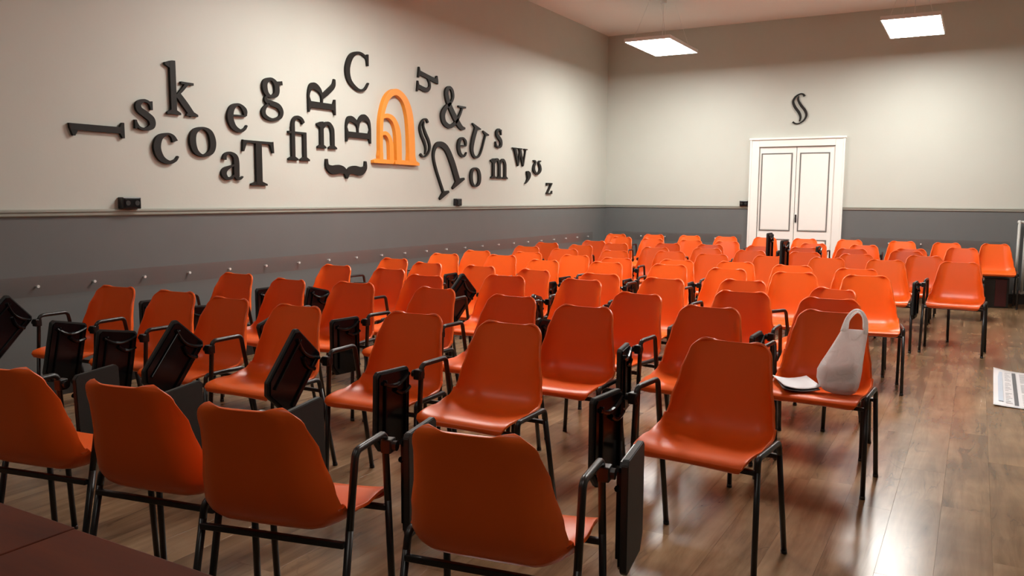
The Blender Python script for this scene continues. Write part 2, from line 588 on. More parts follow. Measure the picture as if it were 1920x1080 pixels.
# ---------------------------------------------------------------- the chair
def make_shell():
    prof = [(-0.200, 0.412), (-0.221, 0.424), (-0.222, 0.440), (-0.200, 0.451), (-0.150, 0.454), (-0.07, 0.447), (0.01, 0.438), (0.075, 0.436),
            (0.120, 0.446), (0.152, 0.474), (0.172, 0.522), (0.187, 0.59), (0.203, 0.67), (0.220, 0.75), (0.231, 0.80)]
    fine = catmull(prof, 12)
    s = [0.0]
    for a, b in zip(fine, fine[1:]):
        s.append(s[-1] + math.hypot(b[0] - a[0], b[1] - a[1]))
    tot = s[-1]

    def at(d):
        d = min(max(d, 0), tot)
        for i in range(len(s) - 1):
            if d <= s[i + 1]:
                u = (d - s[i]) / max(1e-9, s[i + 1] - s[i])
                return (fine[i][0] + (fine[i + 1][0] - fine[i][0]) * u, fine[i][1] + (fine[i + 1][1] - fine[i][1]) * u)
        return fine[-1]
    rt, rf = 0.050, 0.055
    st = [rf * (1 - math.cos(PI / 2 * k / 5)) for k in range(5)]
    n = 22
    st += [rf + (tot - rt - rf) * k / n for k in range(n)]
    st += [tot - rt + rt * math.sin(PI / 2 * k / 6) for k in range(7)]
    W = [(0.0, 0.205), (0.08, 0.216), (0.20, 0.226), (0.33, 0.236), (0.40, 0.239), (0.46, 0.236), (0.54, 0.222), (0.66, 0.196), (0.76, 0.172), (0.80, 0.166)]
    W = [(a / 0.80 * tot, b) for a, b in W]
    D = [(0.0, 0.0), (0.06, 0.004), (0.20, 0.014), (0.32, 0.040), (0.40, 0.066), (0.47, 0.066), (0.56, 0.060), (0.68, 0.050), (0.76, 0.026), (0.80, 0.012)]
    D = [(a / 0.80 * tot, b) for a, b in D]
    nv = 22
    grid = []
    for d in st:
        y, z = at(d)
        ya, za = at(d - 0.01); yb, zb = at(d + 0.01)
        ty, tz = yb - ya, zb - za
        l = math.hypot(ty, tz)
        ty, tz = ty / l, tz / l
        ny, nz = -tz, ty      # left of the tangent: up on the seat, forward on the back
        if d > 0.62 * tot:
            ny, nz = -1.0, 0.0
        elif d > 0.56 * tot:
            q = (d / tot - 0.56) / 0.06
            ny, nz = ny * (1 - q) - q, nz * (1 - q)
        w = lerp_tab(W, d)
        if tot - d < rt:
            q = rt - (tot - d)
            w -= rt - math.sqrt(max(0, rt * rt - q * q))
        if d < rf:
            q = rf - d
            w -= rf - math.sqrt(max(0, rf * rf - q * q))
        dep = lerp_tab(D, d)
        row = []
        for k in range(nv + 1):
            v = -1 + 2 * k / nv
            v = math.copysign(abs(v) ** 0.72, v)
            c = max(0.0, (abs(v) - 0.52) / 0.48)
            b = c ** 2.0 * dep + 0.006 * v * v * (1 if d > tot * 0.5 else 0.6)
            xw = v * (w - 0.30 * dep * c ** 3)
            row.append(Vector((xw, y + ny * b, z + nz * b)))
        grid.append(row)
    bm = bmesh.new()
    V = [[bm.verts.new(p) for p in r] for r in grid]
    for i in range(len(V) - 1):
        for k in range(nv):
            bm.faces.new((V[i][k], V[i][k + 1], V[i + 1][k + 1], V[i + 1][k]))
    bm.normal_update()
    me = bpy.data.meshes.new('tmp')
    bm.to_mesh(me); bm.free()
    o = bpy.data.objects.new('tmp', me)
    COL.objects.link(o)
    so = o.modifiers.new('s', 'SOLIDIFY'); so.thickness = 0.0105; so.offset = -1
    bv = o.modifiers.new('b', 'BEVEL'); bv.width = 0.0035; bv.segments = 2; bv.limit_method = 'ANGLE'; bv.angle_limit = math.radians(50)
    dg = bpy.context.evaluated_depsgraph_get()
    me2 = bpy.data.meshes.new_from_object(o.evaluated_get(dg))
    bpy.data.objects.remove(o)
    me2.name = 'seat_shell'
    me2.materials.clear()
    me2.materials.append(M_SHELL)
    me2.polygons.foreach_set('use_smooth', [True] * len(me2.polygons))
    return me2


R_T = 0.0112
FF, FR = -0.178, 0.192           # feet, front and rear
AF, AR = -0.145, 0.045           # top of the loops
AZ = 0.655


def loop_pt(front, z, side):
    f0, f1 = (FF, AF) if front else (FR, AR)
    u = z / AZ
    return Vector((side * (0.247 - 0.010 * u), f0 + (f1 - f0) * u, z))


def make_chair():
    root = thing('tablet_chair', 'prototype', 'chair')
    sh = bpy.data.objects.new('seat_shell', make_shell())
    COL.objects.link(sh)
    sh.parent = root
    sh.location.z = 0.004
    zs = 0.44
    for side in (-1, 1):
        for front in (True, False):
            bm = bmesh.new()
            a, b = loop_pt(front, 0.0, side), loop_pt(front, zs if side < 0 else 0.42, side)
            tube(bm, [a, a + (b - a) * 0.035], 0.0128, 10)
            tube(bm, [a + (b - a) * 0.03, b], R_T, 10, cap=True)
            obj('leg', bm, M_TUBE, root, smooth=True)
    # right-hand arm loop and the low rail on the other side
    bm = bmesh.new()
    tube(bm, round_path([loop_pt(True, zs, -1), loop_pt(True, AZ, -1), loop_pt(False, AZ, -1), loop_pt(False, zs, -1)], 0.032, 6), R_T, 10)
    obj('armrest', bm, M_TUBE, root, smooth=True)
    bm = bmesh.new()
    tube(bm, round_path([loop_pt(True, 0.42, 1), loop_pt(True, 0.468, 1), loop_pt(False, 0.468, 1), loop_pt(False, 0.42, 1)], 0.03, 6), R_T, 10)
    obj('side_rail', bm, M_TUBE, root, smooth=True)
    for y, z in ((-0.155, 0.415), (0.115, 0.405)):
        bm = bmesh.new()
        box(bm, -0.235, 0.235, y - 0.009, y + 0.009, z - 0.009, z + 0.009, bev=0.003)
        obj('crossbar', bm, M_TUBE, root)
    # hinge between the front upright and the folded tablet
    px, py, pz = -0.268, -0.165, 0.615
    bm = bmesh.new()
    cyl(bm, (px + 0.018, py + 0.012, pz), 'x', 0.016, 0.05, 12)
    box(bm, -0.262, -0.228, -0.172, -0.132, pz - 0.022, pz + 0.022, bev=0.004)
    obj('hinge_bracket', bm, M_TUBE, root)
    # tablet: board outwards, moulded underside inwards; origin on the hinge
    W_, H_ = 0.225, 0.335
    top = 0.035

    def outline(ins, ch):
        y0, y1, z0, z1 = -ins, -(W_ - ins), top - ins, top - H_ + ins
        r = 0.014
        return [(y0, z1 + r), (y0, z0 - r), (y0 - r, z0), (y1 + r, z0), (y1, z0 - r), (y1, z1 + ch), (y1 + ch * 0.8, z1), (y0 - r, z1)]
    bm = bmesh.new()
    prism(bm, outline(0.0, 0.045), -0.040, -0.020)
    bmesh.ops.bevel(bm, geom=[e for e in bm.edges], offset=0.0025, segments=2, affect='EDGES')
    tab = obj('writing_tablet', bm, M_BOARD, root)
    tab.location = (px, py, pz)
    bm = bmesh.new()
    prism(bm, outline(0.010, 0.045), -0.020, -0.012)
    for ya, yb in ((-0.020, -0.040), (-0.172, -0.182)):
        y0, y1 = sorted((ya, yb))
        box(bm, -0.013, -0.002, y0, y1, top - H_ + 0.04, top - 0.035, bev=0.003)
    prev = None
    sw = [(-0.015 - 0.18 * u, top - 0.028 - 0.030 * math.sin(u * PI) - 0.018 * u) for u in [k / 8 for k in range(9)]]
    tube(bm, [(-0.010, y, z) for y, z in sw], 0.009, 8)
    sw = [(-0.012 - 0.10 * u, top - 0.085 - 0.02 * math.sin(u * PI)) for u in [k / 5 for k in range(6)]]
    tube(bm, [(-0.008, y, z) for y, z in sw], 0.010, 8)
    u_ = obj('underside_tray', bm, M_TRAY, tab)
    u_['label'] = 'glossy moulded underside of the tablet'
    return root


def dup(root, loc, rotz):
    r = root.copy()
    COL.objects.link(r)
    r.location = loc
    r.rotation_euler = (0, 0, rotz)
    for ch in list(root.children):
        c = ch.copy()
        COL.objects.link(c)
        c.parent = r
        for g in list(ch.children):
            d = g.copy()
            COL.objects.link(d)
            d.parent = c
    return r


proto = make_chair()
used = [False]
ORD = ['first', 'second', 'third', 'fourth', 'fifth', 'sixth', 'seventh', 'eighth', 'ninth', 'tenth', 'eleventh', 'twelfth']


def place(x, y, ang, tilt, label, group):
    """(x, y) lies under the middle of the top edge of the backrest"""
    a = math.radians(ang)
    ox_, oy_ = -math.sin(a) * 0.231, math.cos(a) * 0.231
    loc = (x - ox_, y - oy_, 0)
    if not used[0]:
        used[0] = True
        r = proto
        r.location = loc
        r.rotation_euler = (0, 0, a)
    else:
        r = dup(proto, loc, a)
    r['label'] = label
    r['group'] = group
    for c in list(r.children):
        if c.name.startswith('writing_tablet'):
            if tilt is None:
                for g in list(c.children):
                    bpy.data.objects.remove(g)
                bpy.data.objects.remove(c)
            elif tilt in ('up', 'half'):
                c.location.z += 0.34 if tilt == 'up' else 0.20
                c.rotation_euler = (0, 0, 0)
            else:
                sw_ = tilt[1] if isinstance(tilt, tuple) else 0
                tl_ = tilt[0] if isinstance(tilt, tuple) else tilt
                c.rotation_euler = (math.radians(-tl_), 0, math.radians(sw_))
    return r


# x, y of the back's top edge, turn in degrees, tilt of the folded tablet
ROWS = [
    [(-4.630, 3.190, 6, 46), (-4.110, 3.210, 6, 12), (-3.580, 3.150, -1, 10), (-3.040, 3.120, 2, 40), (-2.362, 3.214, 4, 42), (-1.808, 3.186, 1, 2), (-0.820, 3.240, -5, 0)],
    [(-4.690, 4.200, 1, 0), (-4.069, 4.098, -3, 4), (-3.554, 4.168, 5, -16), (-2.908, 4.184, -6, 0), (-2.306, 4.088, -2, 0), (-1.761, 3.892, 1, 4), (-1.188, 4.221, -2, (0, 13)), (-0.608, 4.377, -3, 0)],
    [(-4.590, 5.160, -1, 0), (-4.010, 5.130, -4, 14), (-3.459, 4.838, -1, 0), (-2.971, 5.152, 3, None), (-2.370, 5.190, -8, None), (-1.725, 4.600, -11, 12), (-1.225, 5.045, 4, 0), (-0.705, 4.960, 0, 0)],
    [(-4.660, 6.030, -3, 0), (-4.110, 5.785, -5, 5), (-3.565, 5.767, -6, 18), (-3.010, 5.690, -12, 46), (-2.438, 5.664, -2, (12, 14)), (-1.910, 5.582, -8, None), (-1.392, 5.764, -5, None), (-0.750, 5.510, -28, 0)],
    [(-4.648, 6.834, 4, 0), (-4.072, 6.992, 2, 0), (-3.422, 6.646, -4, 10), (-2.840, 6.730, -5, 0), (-2.282, 6.795, -3, 16), (-1.740, 6.660, -7, 0), (-1.213, 6.606, 8, 0), (-0.698, 6.630, 9, 0)],
    [(-4.636, 7.438, 1, 0), (-4.064, 7.522, 1, 0), (-3.447, 7.374, -5, 0), (-2.957, 7.256, -3, 0), (-2.404, 7.368, -1, 0), (-1.877, 7.434, 4, 0), (-1.360, 7.316, 6, 0), (-0.834, 7.238, 3, 0)],
    [(-4.570, 8.430, -1, 0), (-3.991, 8.246, 1, 0), (-3.399, 8.282, -3, 0), (-2.854, 8.512, 1, 0), (-2.351, 8.348, 2, 0), (-1.780, 8.426, 1, 0), (-1.247, 8.472, -3, 'up'), (-0.726, 8.484, 3, 0), (-0.110, 8.570, -4, 0)],
    [(-4.740, 9.280, -2, 0), (-4.160, 9.050, -5, 0), (-3.240, 9.120, 0, 0), (-2.690, 9.320, 4, 0), (-2.156, 9.178, 0, 0), (-1.594, 9.232, 0, 0), (-1.070, 9.200, 1, 0), (-0.440, 9.340, 2, 0)],
    [(-4.436, 10.062, 2, 0), (-3.951, 9.656, -2, 0), (-3.413, 10.080, -2, None), (-2.875, 10.092, 3, 0), (-2.277, 10.160, -2, 0), (-1.758, 10.144, -1, 'up'), (-1.240, 10.220, 0, 'half'), (-0.660, 10.080, 1, 0)],
    [(-4.540, 11.300, -4, 0), (-3.990, 11.090, 2, 0), (-3.423, 11.060, -3, 0), (-2.907, 11.000, 3, 0), (-1.820, 11.160, -7, 0), (-1.220, 11.150, 4, 0), (-0.650, 10.620, 0, 0), (-0.130, 11.170, 0, 0)],
    [(-5.014, 12.242, 1, 0), (-4.446, 12.418, 1, 0), (-3.860, 12.420, 1, 0), (-3.296, 12.408, 2, 0), (-2.734, 12.502, 2, 0), (-2.158, 12.454, 3, 0), (-1.552, 12.506, -3, 0), (-0.880, 12.500, 3, 0), (-0.332, 12.402, 4, 0), (0.231, 12.468, 4, 0)],
]
for ri, row in enumerate(ROWS):
    for k, (x, y, a, t) in enumerate(row):
        where = 'next to the lettered wall' if k == 0 else '%s from the lettered wall' % ORD[k]
        if ri == len(ROWS) - 1:
            rw = 'in the last row along the back wall'
        else:
            rw = 'in the %s row facing the tables' % ORD[ri]
        kind = 'orange tablet chair'
        if t in ('up', 'half'):
            kind = 'orange chair, tablet raised'
        if t is None:
            kind = 'orange armrest chair'
        lab = '%s, %s %s' % (kind, where, rw)
        if ri == 1 and k == 7:
            lab = 'orange tablet chair by the aisle holding the white shopping bag and papers'
        if ri == 0 and k == 6:
            lab = 'orange tablet chair standing alone at the aisle end of the first facing row'
        place(x, y, a, t, lab, 'orange tablet chairs in rows facing the tables')
FRONT = [(-3.33, 1.48, 191, 2), (-2.775, 1.455, 191, 2), (-2.205, 1.505, 190, 2), (-1.68, 1.50, 193, 0), (-1.036, 1.615, 189, 0)]
FL = ['orange tablet chair facing the door, outermost of that row towards the lettered wall',
      'orange tablet chair facing the door, second from the lettered wall among five',
      'orange tablet chair facing the door, third from the lettered wall among five',
      'orange tablet chair facing the door, fourth from the lettered wall among five',
      'orange tablet chair facing the door, fifth from the lettered wall, back fully seen']
for (x, y, a, t), lab in zip(FRONT, FL):
    place(x, y, a, t, lab, 'orange tablet chairs facing the door')


# ---------------------------------------------------------------- tables at the near edge
def table(x0, x1, y0, y1, label):
    t = thing('table', label, 'table', ((x0 + x1) / 2, (y0 + y1) / 2, 0), 0, 'brown tables pushed together')
    w, d = (x1 - x0) / 2, (y1 - y0) / 2
    obj('table_top', B((-w + 0.0015, w - 0.0015, -d, d, 0.712, 0.740), bev=0.003), M_TABLE, t)
    obj('apron', B((-w + 0.06, w - 0.06, -d + 0.05, -d + 0.07, 0.64, 0.712), (-w + 0.06, w - 0.06, d - 0.07, d - 0.05, 0.64, 0.712)), M_TUBE, t)
    for sx in (-1, 1):
        for sy in (-1, 1):
            a = (sx * (w - 0.06), sy * (d - 0.06))
            obj('leg', B((a[0] - 0.018, a[0] + 0.018, a[1] - 0.018, a[1] + 0.018, 0, 0.712)), M_TUBE, t)
    return t


table(-2.86, -1.46, 0.20, 0.892, 'dark reddish brown table nearer the lettered wall, in front of the chairs')
table(-1.46, -0.28, 0.20, 0.888, 'dark reddish brown table beside the seam, in front of the chairs')


# ---------------------------------------------------------------- letters on the walls
def stroke(bm, pts, x0, x1, n=8, closed=False):
    """pts (u, v, halfwidth): a band of varying width, extruded between x0 and x1"""
    if closed:
        c = catmull([pts[-1]] + list(pts) + [pts[0], pts[1]], n)[n:-n - 0]
        c = c[:len(pts) * n]
    else:
        c = catmull(pts, n)
    m = len(c)
    L_, R_ = [], []
    for i in range(m):
        if closed:
            a, b = c[(i - 1) % m], c[(i + 1) % m]
        else:
            a, b = c[max(i - 1, 0)], c[min(i + 1, m - 1)]
        tx, ty = b[0] - a[0], b[1] - a[1]
        l = math.hypot(tx, ty) or 1
        nx, ny = -ty / l, tx / l
        w = max(0.6, c[i][2])
        L_.append((c[i][0] + nx * w, c[i][1] + ny * w))
        R_.append((c[i][0] - nx * w, c[i][1] - ny * w))
    return L_, R_, closed


def S(*pts, **k):
    return ('s', pts, k.get('closed', False))


def Pg(*pts):
    return ('p', pts, False)


def serif(x0, x1, y0, y1):
    return Pg((x0, y0), (x1, y0), (x1, y1), (x0, y1))


def foot(cx, w=9, half=22, y=0, up=True):
    t, b = (7, 13) if up else (-7, -13)
    return Pg((cx - half, y), (cx + half, y), (cx + half, y + t * 0.8), (cx + w, y + b), (cx - w, y + b), (cx - half, y + t * 0.8))


def flag(cx, w, top):
    return Pg((cx - 24, top - 12), (cx - w, top - 20), (cx + w, top - 20), (cx + w, top + 3), (cx - 2, top + 2), (cx - 24, top - 6))


def stem(cx, y0, y1, w=9):
    return Pg((cx - w, y0), (cx + w, y0), (cx + w, y1), (cx - w, y1))


G = {
    'l': [stem(24, 4, 152), foot(24), flag(24, 9, 152)],
    's': [S((58, 74, 3), (52, 90, 4.5), (34, 96, 5), (16, 84, 8), (18, 66, 10), (38, 52, 11), (57, 36, 11), (57, 15, 9), (36, 4, 5), (16, 8, 4), (6, 24, 3)),
          Pg((55, 68), (62, 68), (62, 97), (57, 96), (53, 86)), Pg((2, 32), (8, 32), (13, 12), (7, 4), (2, 4))],
    'k': [stem(24, 4, 152), foot(24), flag(24, 9, 152), S((30, 50, 3), (52, 72, 4), (70, 94, 5)), serif(50, 92, 91, 98),
          S((40, 58, 9), (62, 32, 10), (86, 3, 9)), Pg((64, 0), (104, 0), (104, 6), (92, 12), (66, 7))],
    'c': [S((68, 74, 9), (60, 90, 6), (44, 96, 4), (20, 82, 9), (11, 50, 11), (22, 18, 10), (46, 5, 6), (66, 12, 4), (76, 26, 2.5))],
    'o': [S((46, 97, 4), (17, 82, 9), (9, 50, 11), (19, 16, 9), (46, 3, 4), (75, 18, 9), (83, 50, 11), (73, 84, 9), closed=True)],
    'e': [S((12, 56, 3), (40, 57, 3.2), (69, 58, 3)), S((69, 58, 5), (66, 80, 8), (44, 96, 4), (20, 82, 9), (11, 50, 11), (22, 18, 10), (46, 5, 6), (64, 12, 4), (74, 26, 2.5))],
    'a': [S((14, 72, 7), (18, 88, 5), (34, 96, 4.5), (52, 86, 8), (57, 66, 9.5), (57, 20, 9.5), (62, 7, 6), (71, 7, 4), (80, 14, 2)),
          S((56, 56, 3), (36, 48, 4), (16, 36, 8), (11, 20, 9), (22, 6, 6), (38, 8, 4), (56, 24, 3))],
    'T': [stem(60, 4, 138, 11), serif(4, 116, 131, 139), Pg((2, 104), (7, 104), (16, 128), (22, 133), (4, 140)), Pg((118, 104), (113, 104), (104, 128), (98, 133), (116, 140)), foot(60, 11, 30)],
    'g': [S((42, 98, 5), (20, 86, 9), (16, 66, 10), (24, 46, 8), (42, 38, 5), (62, 48, 9), (67, 68, 10), (60, 88, 8), closed=True),
          S((58, 88, 4), (74, 88, 6), (90, 90, 7)), S((28, 42, 4), (18, 30, 5), (24, 20, 7), (46, 15, 9), (72, 8, 9), (84, -10, 8), (76, -30, 6), (44, -40, 5), (16, -32, 7), (8, -16, 8), (18, 2, 5), (34, 12, 4))],
    'fi': [stem(28, 4, 112), S((28, 106, 9), (32, 132, 7), (50, 147, 5), (74, 142, 6), (84, 128, 8)), foot(28, 9, 26), serif(4, 98, 90, 98), stem(90, 4, 97), foot(90, 9, 25)],
    'n': [stem(24, 4, 96), foot(24), flag(24, 9, 96), S((30, 72, 3), (46, 91, 6), (64, 93, 7), (78, 78, 9), (82, 60, 9), (82, 4, 9)), foot(82)],
    'm': [stem(24, 4, 96), foot(24), flag(24, 9, 96), S((30, 72, 3), (44, 91, 6), (60, 93, 7), (72, 78, 9), (75, 60, 9), (75, 4, 9)), foot(75),
          S((81, 72, 3), (95, 91, 6), (111, 93, 7), (123, 78, 9), (126, 60, 9), (126, 4, 9)), foot(126)],
    'R': [stem(28, 4, 136, 10), foot(28, 10, 26), foot(28, 10, 26, 140, False), S((30, 136, 3.5), (60, 136, 4), (84, 124, 9), (88, 104, 11), (76, 80, 8), (56, 70, 4), (30, 70, 3.5)),
          S((56, 70, 8), (78, 36, 9), (100, 8, 8), (122, 2, 4))],
    'B': [stem(28, 4, 136, 10), foot(28, 10, 26), foot(28, 10, 26, 140, False), S((30, 136, 3.5), (58, 136, 4), (80, 124, 9), (82, 104, 10), (70, 80, 7), (54, 74, 4), (30, 73, 3.5)),
          S((50, 74, 4), (78, 66, 7), (94, 40, 11), (84, 14, 8), (58, 3.5, 4), (30, 3.5, 3.5))],
    'C': [S((104, 104, 3), (98, 124, 4), (70, 137, 4), (36, 120, 8), (18, 74, 9), (26, 30, 8), (60, 4, 5), (88, 8, 4), (106, 34, 2.5)), Pg((101, 96), (107, 96), (107, 138), (102, 138), (98, 122))],
    '}': [S((4, 150, 3), (20, 148, 6), (28, 130, 10), (26, 104, 10), (30, 84, 7), (46, 76, 2)), S((4, 2, 3), (20, 4, 6), (28, 22, 10), (26, 48, 10), (30, 68, 7), (46, 76, 2))],
    'h': [stem(24, 4, 152), foot(24), flag(24, 9, 152), S((30, 72, 3), (46, 91, 6), (64, 93, 7), (78, 78, 9), (82, 60, 9), (82, 4, 9)), foot(82)],
    '&': [S((112, 78, 3), (100, 52, 4), (76, 20, 5), (46, 4, 7), (18, 14, 9), (10, 40, 10), (26, 66, 7), (50, 84, 4), (62, 104, 5), (58, 126, 6), (44, 135, 5), (30, 122, 8), (32, 98, 9), (50, 66, 10), (78, 30, 11), (104, 6, 9), (126, 4, 3)),
          serif(90, 130, 74, 80)],
    '$': [S((70, 172, 6), (62, 186, 4.5), (46, 188, 3.5), (24, 172, 4), (12, 142, 5.5), (22, 108, 7), (44, 72, 7), (54, 42, 5), (50, 14, 3)),
          S((40, 176, 3), (38, 150, 5), (54, 116, 7), (76, 82, 7), (84, 50, 5.5), (72, 20, 4), (48, 2, 3.5), (28, 2, 4.5), (14, 12, 6))],
    'U': [S((30, 134, 10), (28, 70, 10), (36, 26, 9), (62, 6, 6), (88, 20, 4), (98, 56, 3.5), (100, 134, 3.5)), foot(30, 10, 30, 140, False), foot(100, 4, 22, 140, False)],
    'w': [Pg((6, 96), (28, 96), (56, 4), (46, -2)), Pg((46, -2), (56, 4), (74, 92), (66, 92)), Pg((56, 96), (78, 96), (104, 4), (95, -2)), Pg((95, -2), (104, 4), (128, 94), (120, 94)),
          serif(-4, 40, 91, 97), serif(52, 90, 91, 97), serif(108, 142, 91, 97)],
    ',': [S((24, 26, 11), (27, 13, 12), (25, -4, 8), (14, -24, 4), (4, -34, 1.5)), S((14, 24, 7), (22, 26, 9), (30, 18, 8))],
    'u': [S((6, 96, 3), (20, 93, 6), (28, 82, 6), (14, 58, 9), (14, 28, 10), (44, 4, 6), (74, 28, 10), (74, 58, 9), (60, 82, 6), (68, 93, 6), (82, 96, 3))],
    'z': [serif(6, 80, 86, 97), serif(4, 80, 0, 9), Pg((4, 6), (24, 6), (80, 90), (60, 90)), Pg((4, 72), (9, 72), (20, 92), (6, 97)), Pg((82, 28), (76, 28), (64, 6), (80, 0))],
    'arch': [  # three nested arches with shared slim left limb
        S((40, 12, 8), (40, 110, 8), (46, 190, 9), (74, 268, 11), (120, 300, 13), (166, 276, 15), (192, 220, 17), (202, 140, 17), (206, 14, 18)),
        S((48, 190, 8), (76, 197, 9), (104, 186, 11), (124, 152, 13), (132, 104, 14), (134, 14, 14)),
        S((48, 122, 7), (66, 124, 8), (82, 110, 9), (92, 82, 10), (95, 14, 11)),
        Pg((2, 0), (100, 0), (106, 7), (106, 16), (20, 18), (2, 11)), Pg((112, 0), (248, 0), (248, 11), (228, 20), (120, 18), (112, 11)),
        Pg((30, 10), (50, 10), (50, 40), (47, 60), (33, 60), (28, 30)), Pg((184, 14), (232, 14), (224, 40), (222, 60), (188, 60))],
}


def letter(name, gl, rot, bbox, label, material, cat='letter', plane='left', group='dark brown letters mounted on the wall', depth=0.024):
    """bbox = (y0, y1, z0, z1) on the left wall, or x-range on the back wall"""
    items = []
    for kind, pts, closed in G[gl]:
        if kind == 's':
            Lp, Rp, cl = stroke(None, list(pts), 0, 0, closed=closed)
            items.append(('s', Lp, Rp, cl))
        else:
            items.append(('p', list(pts), None, False))
    a = math.radians(rot)
    ca, sa = math.cos(a), math.sin(a)
    rt = lambda p: (p[0] * ca - p[1] * sa, p[0] * sa + p[1] * ca)
    items = [(k, [rt(p) for p in A], [rt(p) for p in C] if C else None, cl) for k, A, C, cl in items]
    allp = [p for it in items for p in it[1] + (it[2] or [])]
    u0, u1 = min(p[0] for p in allp), max(p[0] for p in allp)
    v0, v1 = min(p[1] for p in allp), max(p[1] for p in allp)
    y0, y1, z0, z1 = bbox
    cy, cz = (y0 + y1) / 2, (z0 + z1) / 2
    su, sv = (y1 - y0) / (u1 - u0), (z1 - z0) / (v1 - v0)
    f = lambda p: ((p[0] - (u0 + u1) / 2) * su, (p[1] - (v0 + v1) / 2) * sv)
    bm = bmesh.new()
    for q, (k, A, C, cl) in enumerate(items):
        depth = depth - 0.0006 if q else depth
        A = [f(p) for p in A]
        if k == 'p':
            area = sum(A[i][0] * A[(i + 1) % len(A)][1] - A[(i + 1) % len(A)][0] * A[i][1] for i in range(len(A)))
            prism(bm, A if area > 0 else A[::-1], 0, depth)
        else:
            C = [f(p) for p in C]
            m = len(A)
            vs = [[bm.verts.new((d, *p)) for p in Q] for Q in (A, C) for d in (0.0, depth)]
            Ab, At, Cb, Ct = vs
            for i in range(m if cl else m - 1):
                j = (i + 1) % m
                bm.faces.new((Ct[i], Ct[j], At[j], At[i]))
                bm.faces.new((Ab[i], Ab[j], Cb[j], Cb[i]))
                bm.faces.new((At[i], At[j], Ab[j], Ab[i]))
                bm.faces.new((Cb[i], Cb[j], Ct[j], Ct[i]))
            if not cl:
                bm.faces.new((Ab[0], Cb[0], Ct[0], At[0]))
                bm.faces.new((At[-1], Ct[-1], Cb[-1], Ab[-1]))
    bmesh.ops.recalc_face_normals(bm, faces=bm.faces)
    o = obj(name, bm, material)
    if plane == 'left':
        o.location = (XL + 0.002, cy, cz)
    else:
        o.location = (cy, YB - 0.002, cz)
        o.rotation_euler = (0, 0, -PI / 2)
    tag(o, label, cat, group)
    return o


D_ = M_LET
LT = [
    ('l', 90, (3.415, 3.831, 1.779, 1.895), 'dark letter l lying on its side, outermost letter away from the corner'),
    ('s', 0, (3.92, 4.094, 1.852, 2.083), 'larger dark letter s beside the lying letter l'),
    ('k', 0, (4.196, 4.487, 1.987, 2.402), 'dark upright letter k above the letters c and o'),
    ('c', 0, (4.068, 4.291, 1.613, 1.85), 'dark lower-case letter c below the k'),
    ('o', 0, (4.397, 4.652, 1.684, 1.92), 'larger dark letter o beside the c, below the k'),
    ('e', 0, (4.778, 4.991, 1.903, 2.143), 'larger dark letter e below the g, above the a'),
    ('a', 0, (4.698, 4.929, 1.504, 1.739), 'dark lower-case letter a touching the capital T'),
    ('T', 0, (4.93, 5.284, 1.464, 1.848), 'dark capital letter T with broad serifs'),
    ('g', 0, (5.152, 5.408, 2.028, 2.401), 'dark two-bowl letter g above the capital T'),
    ('fi', 0, (5.458, 5.729, 1.699, 2.103), 'dark joined letters fi beside the letter n'),
    ('n', 0, (5.832, 6.104, 1.828, 2.082), 'dark letter n below the lying capital R'),
    ('R', 90, (5.723, 6.099, 2.15, 2.491), 'dark capital letter R lying on its back'),
    ('C', 0, (6.242, 6.596, 2.415, 2.803), 'dark thin capital letter C, topmost of the letters'),
    ('B', 90, (6.237, 6.618, 1.912, 2.198), 'dark capital letter B lying on its back beside the orange arches'),
    ('}', -90, (5.939, 6.546, 1.55, 1.732), 'dark curly brace lying with its point down'),
    ('h', -90 - 9, (7.409, 7.817, 2.528, 2.796), 'dark letter h turned on its side above the ampersand'),
    ('&', 0, (7.868, 8.397, 2.173, 2.66), 'dark ampersand sign above the smaller letter e'),
    ('$', 0, (7.451, 7.665, 1.815, 2.251), 'dark section sign beside the orange arches'),
    ('U', 180 + 28, (7.703, 8.372, 1.343, 2.013), 'large dark capital U tipped upside down below the section sign'),
    ('e', 0, (8.21, 8.42, 1.853, 2.093), 'smaller dark letter e below the ampersand'),
    ('U', -20, (8.504, 8.936, 1.852, 2.279), 'smaller dark capital U leaning between e and s'),
    ('s', 0, (9.1, 9.269, 2.009, 2.26), 'smaller dark letter s above the letter m'),
    ('o', 0, (8.492, 8.746, 1.504, 1.743), 'smaller dark letter o below the leaning U'),
    ('m', 0, (8.983, 9.419, 1.619, 1.88), 'dark letter m below the smaller s'),
    ('w', 0, (9.545, 9.961, 1.797, 2.04), 'dark letter w near the far end of the letters'),
    (',', 0, (9.896, 10.058, 1.568, 1.743), 'dark comma below the letter w'),
    ('u', 0, (10.118, 10.375, 1.696, 1.9), 'dark rounded letter like an open o beside the comma'),
    ('z', 0, (10.539, 10.726, 1.434, 1.592), 'small dark letter z, lowest and nearest the corner'),
]
for gl, rot, bb, lab in LT:
    letter('wall_symbol' if gl in '&$},' else 'wall_letter', gl, rot, bb, lab, D_)
letter('wall_emblem', 'arch', 0, (6.631, 7.418, 1.72, 2.506), 'orange emblem of three nested arches amid the dark letters', M_LOGO, 'emblem', group='emblem on the wall', depth=0.045)
letter('wall_symbol', '$', 0, (-2.48, -2.255, 2.48, 2.93), 'dark section sign on the back wall above the white door', D_, plane='back', group='sign over the door')


